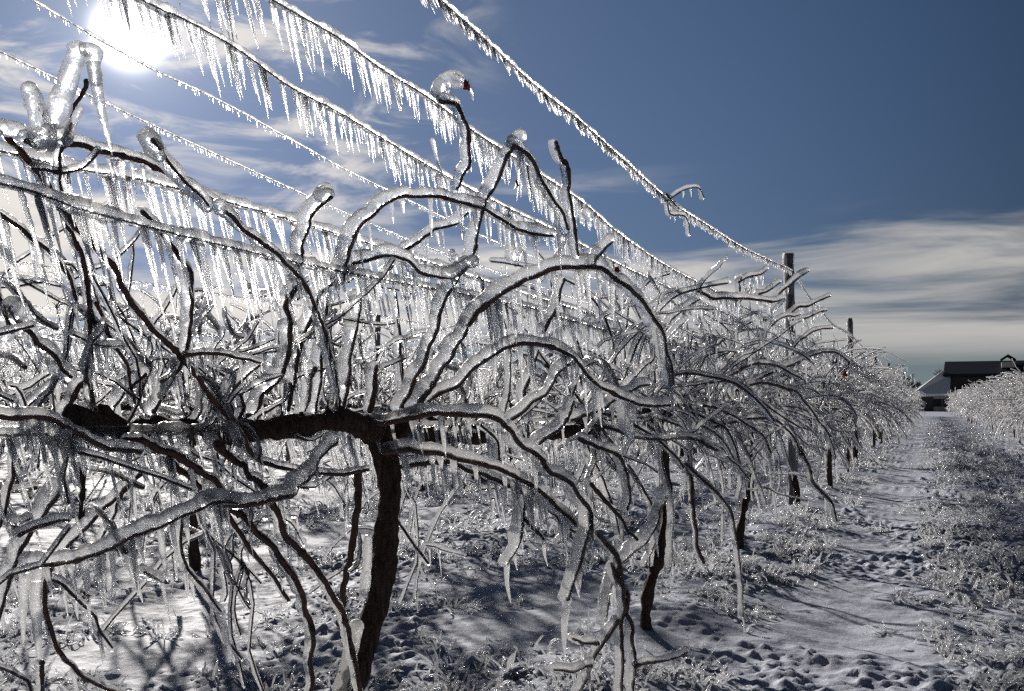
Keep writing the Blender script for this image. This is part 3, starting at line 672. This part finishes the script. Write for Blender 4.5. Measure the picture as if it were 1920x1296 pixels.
def mid_vine(loc, label, ncane, leaves=4, nice=100, extra=()):
    ncane = int(ncane*1.25)
    """a vine close enough to show each cane"""
    loc = np.array(loc); root = empty('grapevine', loc); tag(root, label, 'grapevine', 'grapevines of the near row'); z3 = np.zeros(3)
    tp = trunk_path() if not extra else extra
    part('trunk', gnarl(tp, .026, .017), M_TRUNK, root, z3)
    for c in cordon_paths(): part('cordon', gnarl(c, .024, .014, gn=.4), M_TRUNK, root, z3)
    K = 18; p = grow(ncane, K, up=.55, lmax=.92)
    pos, Ln, rr = cane_icicles(p, 6.5, .03, .13, .0040)
    for i in range(ncane):
        rc = rng.uniform(.0028, .0045); r = rc*np.linspace(1.2,.7,K)*(1+.1*rng.normal(size=K))
        c = part('cane', sweep(p[i:i+1], r[None], 6), M_CANE, root, z3)
        part('ice_sleeve', sweep(*ice_of(p[i:i+1], np.array([rng.uniform(.008,.014)])), 9, .05), M_ICE, c, z3)
    sh = side_shoots(p, 80)
    for i in range(80):
        c = part('shoot', sweep(sh[i:i+1], rng.uniform(.0014,.0026)*np.linspace(1.2,.6,7)[None], 5), M_CANE, root, z3)
        part('ice_sleeve', sweep(*ice_of(sh[i:i+1], np.array([rng.uniform(.005,.010)])), 7, .06), M_ICE, c, z3)
    wpos = pos+loc; D = (wpos-EYE)@Fh; order = np.argsort(-Ln/D); big = order[:nice]; rest = order[nice:]
    for j in big:
        d = Vector((.03,.12,1.0))+Vector(rng.normal(0,.05,3)); d = Vector((-.03,-.15,1))+Vector(rng.normal(0,.05,3))
        o = obj('icicle', UNIT_ICICLES[rng.integers(14)], root, pos[j]); o.rotation_mode = 'QUATERNION'; o.rotation_quaternion = d.to_track_quat('Z','Y'); o.scale = (rr[j], rr[j], Ln[j])
    if len(rest): tag(part('icicle', icicle_batch(pos[rest], Ln[rest], rr[rest], np.array([.03,.15,-1.0])), M_ICICLE, root, z3), kind='stuff')
    return root, loc
XR = -1.014
v2, l2 = mid_vine((XR, 4.0, 0), 'second grapevine along the near row, with the slim bent trunk in the picture middle', 34,
    extra=[(.0,-.08,-.05),(-.01,-.12,.08),(.0,-.10,.2),(.03,.05,.42),(.01,.13,.62),(0,.1,.80),(0,.12,.87)])
TR2 = [
 ([(1223,579),(1257,555),(1290,539),(1310,543),(1347,562),(1393,559),(1423,564),(1447,565),(1473,562)],4.4,4.9,6,16,(16,55,7)),
 ([(1227,762),(1280,740),(1313,720),(1363,715),(1397,725),(1423,749),(1453,772),(1500,800)],4.2,5.0,5,14,(7,40,6)),
 ([(1240,790),(1280,763),(1330,763),(1363,775),(1397,795),(1427,815),(1445,850)],4.2,4.6,5,14,(6,40,6)),
 ([(1357,716),(1390,690),(1430,682),(1460,689),(1507,712)],4.8,5.4,5,12,(4,40,6)),
 ([(1400,725),(1447,700),(1493,679),(1533,663),(1563,662),(1590,675)],5.2,6.0,5,12,(5,40,6)),
 ([(1380,732),(1430,719),(1480,729),(1513,759),(1537,792),(1557,819)],5.0,5.6,5,12,(5,40,6)),
 ([(1303,819),(1363,795),(1420,785),(1457,789),(1490,822),(1507,862)],4.6,5.0,5,12,(5,40,6)),
 ([(1285,870),(1313,894),(1347,927),(1370,964),(1380,1014),(1388,1071),(1395,1117),(1393,1157)],3.6,3.4,5,12,(6,70,6)),
 ([(1293,830),(1295,870),(1300,947),(1307,1014),(1318,1057)],3.9,3.8,9,12,(3,50,7)),
 ([(1500,840),(1513,864),(1527,907),(1557,937),(1568,977)],5.0,4.8,5,10,(3,50,5)),
 ([(1200,720),(1235,640),(1270,590),(1310,560)],4.2,4.5,5,16,(5,50,7)),
 ([(1300,800),(1290,740),(1285,680),(1300,620)],4.4,4.6,6,16,(2,40,6)),
 ([(1250,820),(1215,790),(1190,800),(1150,830)],4.1,3.8,5,14,(4,50,7)),
 ([(1180,870),(1215,930),(1230,1000),(1210,1060)],3.6,3.5,5,14,(3,50,7)),
]
for pix, d0, d1, w, wi, ic in TR2: cane(v2, l2, pix, d0, d1, w, wi, ic=ic)
hang_icicles(v2, l2, nmax=0, lean=np.array([0,.06,-1.0]))
for a in ((1245,612,2.35,13),(1243,782,4.2,17)): leaf(v2, l2, *a)
v3, l3 = mid_vine((XR, 6.35, 0), 'third grapevine along the near row, in front of the tall post', 34, nice=60)
TR3 = [
 ([(1423,552),(1440,545),(1462,531)],6.6,6.9,5,12,(0,0,0)), ([(1440,575),(1470,545),(1507,513),(1517,508)],6.8,7.0,5,13,(1,30,5)),
 ([(1480,590),(1493,579),(1533,566),(1557,556)],7.2,7.5,5,11,(9,30,4)), ([(1485,603),(1510,596),(1530,589),(1550,582)],7.2,7.5,4,10,(6,22,4)),
 ([(1490,650),(1507,632),(1537,616),(1560,615)],7.2,7.5,4,9,(8,25,4)), ([(1385,530),(1400,520),(1425,515),(1440,505)],6.0,6.2,4,13,(9,26,5)),
 ([(1388,545),(1386,530),(1392,520)],6.0,6.0,4,13,(2,16,4)), ([(1355,600),(1390,560),(1410,540)],6.0,6.2,4,10,(2,16,4)),
 ([(1340,650),(1380,620),(1420,600),(1450,602)],6.0,6.4,4,11,(4,26,4)), ([(1420,640),(1460,600),(1500,590)],6.4,6.8,4,11,(4,26,4))]
for pix, d0, d1, w, wi, ic in TR3: cane(v3, l3, pix, d0, d1, w, wi, ic=ic)
hang_icicles(v3, l3, nmax=0, lean=np.array([0,.05,-1.0]))
for a in ((1566,678,6.6,14),(1590,680,6.8,10),(1583,702,6.6,13)): leaf(v3, l3, *a)
v4, l4 = mid_vine((XR, 8.75, 0), 'fourth grapevine along the near row, just past the tall post', 30, nice=30)

tangle(v1, 9, 120, .0055, .0, up=.4, lmax=.6, arm=.9); tangle(v2, 40, 130, .0075, .25, up=.45, lmax=.9); tangle(v3, 30, 100, .008, .4, up=.4, lmax=.9); tangle(v4, 30, 90, .008, .5, up=.4, lmax=.9)
# iced tendril caught on the top wire
tb = P(1255, 375, 4.2); tn = empty('iced_tendril', tb); tag(tn, 'small curled tendril cased in ice, caught on the rope-like top wire', 'tendril')
for pix, wi in (([(1250,378),(1280,357),(1310,353),(1319,372)],9), ([(1252,385),(1256,403),(1285,406),(1293,440)],10), ([(1250,365),(1262,380),(1275,392)],14)): cane(tn, tb, pix, 4.2, 4.2, 3, wi, ic=(2,18,5))
hang_icicles(tn, tb, lean=np.array([0,.05,-1.0]))

# vines too far off to tell cane from cane: wood and ice
def far_variant(ncane, K, S, nic, rice, hi=1.1, nsh=150):
    wood = [gnarl(trunk_path(), .028, .018, S=7, step=.06)]+[gnarl(c, .020, .012, S=6, step=.08) for c in cordon_paths()]
    p = grow(ncane, K, up=.52, lmax=hi)
    rc = rng.uniform(.0035,.005,(ncane,1))*np.linspace(1.2,.7,K)[None]
    can = sweep(p, rc, 4); ice = sweep(*ice_of(p, rng.uniform(rice*.8, rice*1.3, ncane)), S)
    sh = side_shoots(p, nsh, 5, .07, .34); can = merge([can, sweep(sh, np.full((nsh,5),.0025), 3)]); ice = merge([ice, sweep(*ice_of(sh, rng.uniform(.006,.011,nsh)*rice/.0105), max(4,S-1))])
    pos, Ln, rr = cane_icicles(p, nic, .04, .15, .0050)
    ici = icicle_batch(pos, Ln, rr, np.array([.02,.12,-1.0]), K=4, S=4)
    w = merge(wood); return (build_mesh('trunk', *w, M_TRUNK), build_mesh('canes', *can, M_CANE), build_mesh('ice_coating', *merge([ice, ici]), M_FICE))
FARV = [far_variant(66, 12, 6, 11, .0090) for _ in range(5)]; FARL = [far_variant(60, 9, 4, 8, .0115, 1.15) for _ in range(4)]
ORD = {5:'fifth',6:'sixth',7:'seventh',8:'eighth',9:'ninth',10:'tenth',11:'eleventh',12:'twelfth'}
def far_vine(loc, rot, label, group, lib, sc=1.0):
    w, c, i = lib[rng.integers(len(lib))]
    root = obj('grapevine', w, None, loc); root.rotation_euler = (0,0,rot); root.scale = (sc,sc,sc); tag(root, label, 'grapevine', group)
    obj('canes', c, root); obj('ice_coating', i, root)
    return root
k = 5; y = 11.1
while y < 75:
    far_vine((XR+rng.normal(0,.03), y, 0), math.pi*rng.integers(2), (ORD[k]+' grapevine along the near row, an icy tangle beside the snowy aisle') if k in ORD else 'small distant icy grapevine in the far stretch of the near row, before the barn', 'grapevines of the near row', FARV if y < 20 else FARL, rng.uniform(.95,1.1))
    y += 2.4; k += 1
ROWS = [(-3.7, 'second', 2.6, 50), (-6.4, 'third', 5.0, 50), (-9.1, 'fourth', 7, 50), (-11.8, 'fifth', 9, 50), (-14.5, 'sixth', 11, 48), (-17.4, 'seventh', 13, 48), (-20.5, 'eighth', 16, 48)]
for X, nm, y0, y1 in ROWS:
    y = y0+rng.uniform(-1,0)
    while y < y1:
        far_vine((X+rng.normal(0,.03), y, 0), math.pi*rng.integers(2), 'glittering iced grapevine in the %s row, seen through the nearest canes' % nm, 'grapevines of the %s row' % nm, FARV if y < 12 and X > -7 else FARL, rng.uniform(.95,1.1)); y += 2.4
y = 11.5
while y < 75:
    far_vine((1.95+rng.normal(0,.03), y, 0), math.pi*rng.integers(2), 'frosted grapevine in the row at the right edge, right of the snowy aisle', 'grapevines of the row across the aisle', FARV if y < 22 else FARL, rng.uniform(.95,1.08)); y += 2.4

# ---------------------------------------------------------------- posts
def post(loc, h, r, label, group, ice=True):
    root = part('trellis_post', gnarl([(0,0,-.1),(0,0,h*.5),(0,0,h)], r, r*.95, S=10, step=.08, gn=.06), M_POST, None, np.zeros(3)); root.location = loc; tag(root, label, 'post', group)
    if ice:
        q = np.array([(-.25*r,0,zz) for zz in np.arange(h*.45, h+.012, .03)]); k = len(q)
        part('ice_coating', sweep(q[None], (r*1.12*(1+.07*noise1(k,2)))[None,:,None]*(1+.05*rng.normal(size=(1,k,10))), 10), M_FICE, root, np.zeros(3))
for i, (px, py, lab) in enumerate(((1480,475,'tall iced wooden post carrying the rope-like top wire'),(1594,598,'second post along the near row, small and dark against pale cloud'),(1640,652,'third post along the near row'),(1666,681,'fourth post along the near row'),(1681,697,'most distant post of the near row, left of the barn'))):
    q = PX(px, py, XR-.03); post((q[0],q[1],0), q[2], .040, lab, 'posts of the near row')
for X, nm, y0, y1 in ROWS:
    for y in np.arange(y0+6.2, y1, 7.2)+(1.4 if nm in ('second',) else 0): post((X,y,0), 2.02 if nm != 'second' else 2.1, .035, 'weathered iced post of the %s row back' % nm, 'posts of the %s row' % nm, False)
# wires of the rows behind
for X, nm, y0, y1 in ROWS:
    hs = [(2.03,'top',.08), (1.55,'upper catch',.12), (1.24,'lower catch',.15), (.9,'cordon',.16)]
    if nm == 'second': hs = hs[2:]
    for z0, wn, il in hs:
        ys_ = np.arange(y0-1.5, y1, .25); p = np.stack([np.full(len(ys_), X), ys_, z0-.05*np.abs(np.sin((ys_-y0-6.2)/7.2*math.pi))], 1)
        base = np.array([X, y0, z0]); o = part('trellis_wire', sweep(p[None], np.full((1,len(p)), .002), 4), M_WIRE, None, base); o.location = base
        tag(o, 'iced %s wire with small icicles along the %s row back' % (wn, nm), 'wire', 'wires of the %s row' % nm)
        pp, ln = resample(p, .07); part('ice_sleeve', sweep(pp[None], .010*(1+.2*rng.normal(size=(1,len(pp)))), 5), M_FICE, o, base)
        n = int(ln*(62 if X > -8 else 40)); pos = np.stack([np.full(n,X), rng.uniform(p[0,1], p[-1,1], n), np.full(n, z0-.005)],1)
        pos[:,2] -= .05*np.abs(np.sin((pos[:,1]-y0-6.2)/7.2*math.pi))
        Ln = il*(.35+.8*rng.beta(2,2,n)); tag(part('icicle', icicle_batch(pos, Ln, np.full(n,.0045 if X > -8 else .006), LEAN, K=4, S=4), M_FICE, o, base), kind='stuff')

# ---------------------------------------------------------------- barn and trees at the end of the aisle
def box(x0,x1,y0,y1,z0,z1):
    V = np.array([(x,y,z) for z in (z0,z1) for y in (y0,y1) for x in (x0,x1)], float)
    F = np.array([(0,2,3,1),(4,5,7,6),(0,1,5,4),(2,6,7,3),(0,4,6,2),(1,3,7,5)]); return V, [F]
def gable(x0,x1,y0,y1,z0,zr,along='x',t=.25):
    """pitched roof slab with its ridge along x or y"""
    if along == 'x':
        ym = (y0+y1)/2; pr = [(y0,z0),(ym,zr),(y1,z0),(y1,z0-t),(ym,zr-t),(y0,z0-t)]; V = [(x,a,b) for x in (x0,x1) for a,b in pr]
    else:
        xm = (x0+x1)/2; pr = [(x0,z0),(xm,zr),(x1,z0),(x1,z0-t),(xm,zr-t),(x0,z0-t)]; V = [(a,y,b) for y in (y0,y1) for a,b in pr]
    F = [(i,(i+1)%6,(i+1)%6+6,i+6) for i in range(6)]+[(0,5,4,1),(1,4,3,2),(6,7,10,11),(7,8,9,10)]
    return np.array(V, float), [np.array(F)]
DB = 105.0
bb = P(1850, 760, DB); bb[2] = 0
barn = empty('barn', bb); barn.rotation_euler = (0,0,math.radians(-3))
tag(barn, 'dark-roofed barn with a small gable and lower snowy lean-to roof at the aisle end', 'barn')
u = DB/FPX        # metres per picture unit at the barn
def bx_(name, V, m): return obj(name, build_mesh(name, V[0], V[1], m, False), barn)
def zz(py): return H+(755-py)*u
bx_('wall', box((1787-1850)*u, 14, 0, 9, 0, zz(702)), M_WALLB)
def prism(x0,x1,y0,y1,z0,zr,t=.3):
    V = [(x,a,b) for x in (x0,x1) for a,b in ((y0,z0),((y0+y1)/2,zr),(y1,z0),(y1,z0-t),(y0,z0-t))]
    return np.array(V,float), [np.array([(i,(i+1)%5,(i+1)%5+5,i+5) for i in range(5)]+[(0,4,3,2),(5,7,8,9)]), np.array([(0,2,1),(5,6,7)])]
bx_('roof', prism((1777-1850)*u, 14.6, -1.0, 10, zz(701), zz(674)), M_ROOF)
gb = bx_('gable', gable((1875-1850)*u, (1901-1850)*u, -1.3, 4, zz(675), zz(666), 'y', .12), M_ROOF)
bx_('gable_wall', box((1877-1850)*u, (1900-1850)*u, -1.1, 3, zz(690), zz(680)), M_PALE)
# lower lean-to on the left with a snowy roof falling away to the left, porch below
x0, x1, x2 = (1722-1850)*u, (1776-1850)*u, (1789-1850)*u
V = np.array([(x0,-2.5,zz(740)),(x2,-2.9,zz(738)),(x2,-.2,zz(703)),(x1,-.2,zz(694)),(x0-.6,5,zz(738)),(x0,-2.5,zz(740)-.22),(x2,-2.9,zz(738)-.22),(x2,-.2,zz(703)-.25),(x1,-.2,zz(694)-.25),(x0-.6,5,zz(738)-.22)])
bx_('lean_to_roof', (V, [np.array([(0,1,2,3),(5,8,7,6),(0,5,6,1),(1,6,7,2),(2,7,8,3),(3,8,9,4),(4,9,5,0)]), np.array([(0,3,4),(5,9,8)])]), M_SNOWROOF)
bx_('lean_to_wall', box(x0+.35, x2-.02, -2.0, -.3, 0, zz(742)), M_PALE)
for a in (1733, 1765, 1785):
    w = bx_('window', box((a-1850)*u-.5, (a-1850)*u+.5, -2.08, -2.01, .5, 1.3), M_GLASSW)
bx_('door', box((1749-1850)*u-.55, (1749-1850)*u+.55, -2.09, -2.01, 0, 1.5), M_WALLB)

def tree(px, D, hpx, label):
    b = P(px, 760, D); b[2] = 0; h = hpx/FPX*D
    root = empty('bare_tree', b); tag(root, label, 'tree', 'bare trees beyond the vineyard')
    segs = []; tips = []
    def rec(p, d, l, r, lev):
        q = p+d*l; segs.append((p, p+(q-p)*.5+rng.normal(0,.04*l,3), q, r, r*.62, lev))
        if lev >= 4: return
        for _ in range(rng.integers(3,5)):
            nd_ = d+rng.normal(0,.55,3)+np.array([0,0,.12]); nd_ /= np.linalg.norm(nd_); rec(p+(q-p)*rng.uniform(.55,1), nd_, l*rng.uniform(.55,.8), r*.55, lev+1)
    rec(np.zeros(3), np.array([0,0,1.]), h*.34, h*.035, 0)
    def sw(ss, f=1.0, S=4): return sweep(np.array([s[:3] for s in ss]), np.array([[s[3]*f+.0, (s[3]+s[4])/2*f, s[4]*f] for s in ss])+.022*(S == 4), S)
    part('trunk', sw([s for s in segs if s[5] < 1], S=8), M_BARE, root, np.zeros(3))
    part('crown', sw([s for s in segs if s[5] >= 1]), M_BARE, root, np.zeros(3))
    return root
for i, (px, D, hp, lab) in enumerate(((1692,120,86,'rounded bare bush-like tree above the end of the near row'),(1706,125,80,'small bare tree second from the near row end'),(1718,118,70,'low bare tree nearest the barn'),(1731,130,60,'lowest bare shrub-like tree against the barn lean-to'),(1676,130,84,'bare tree poking up behind the farthest trellis posts'),(1762,150,86,'thin bare tree behind the snowy lean-to roof'))): tree(px, D, hp, lab)
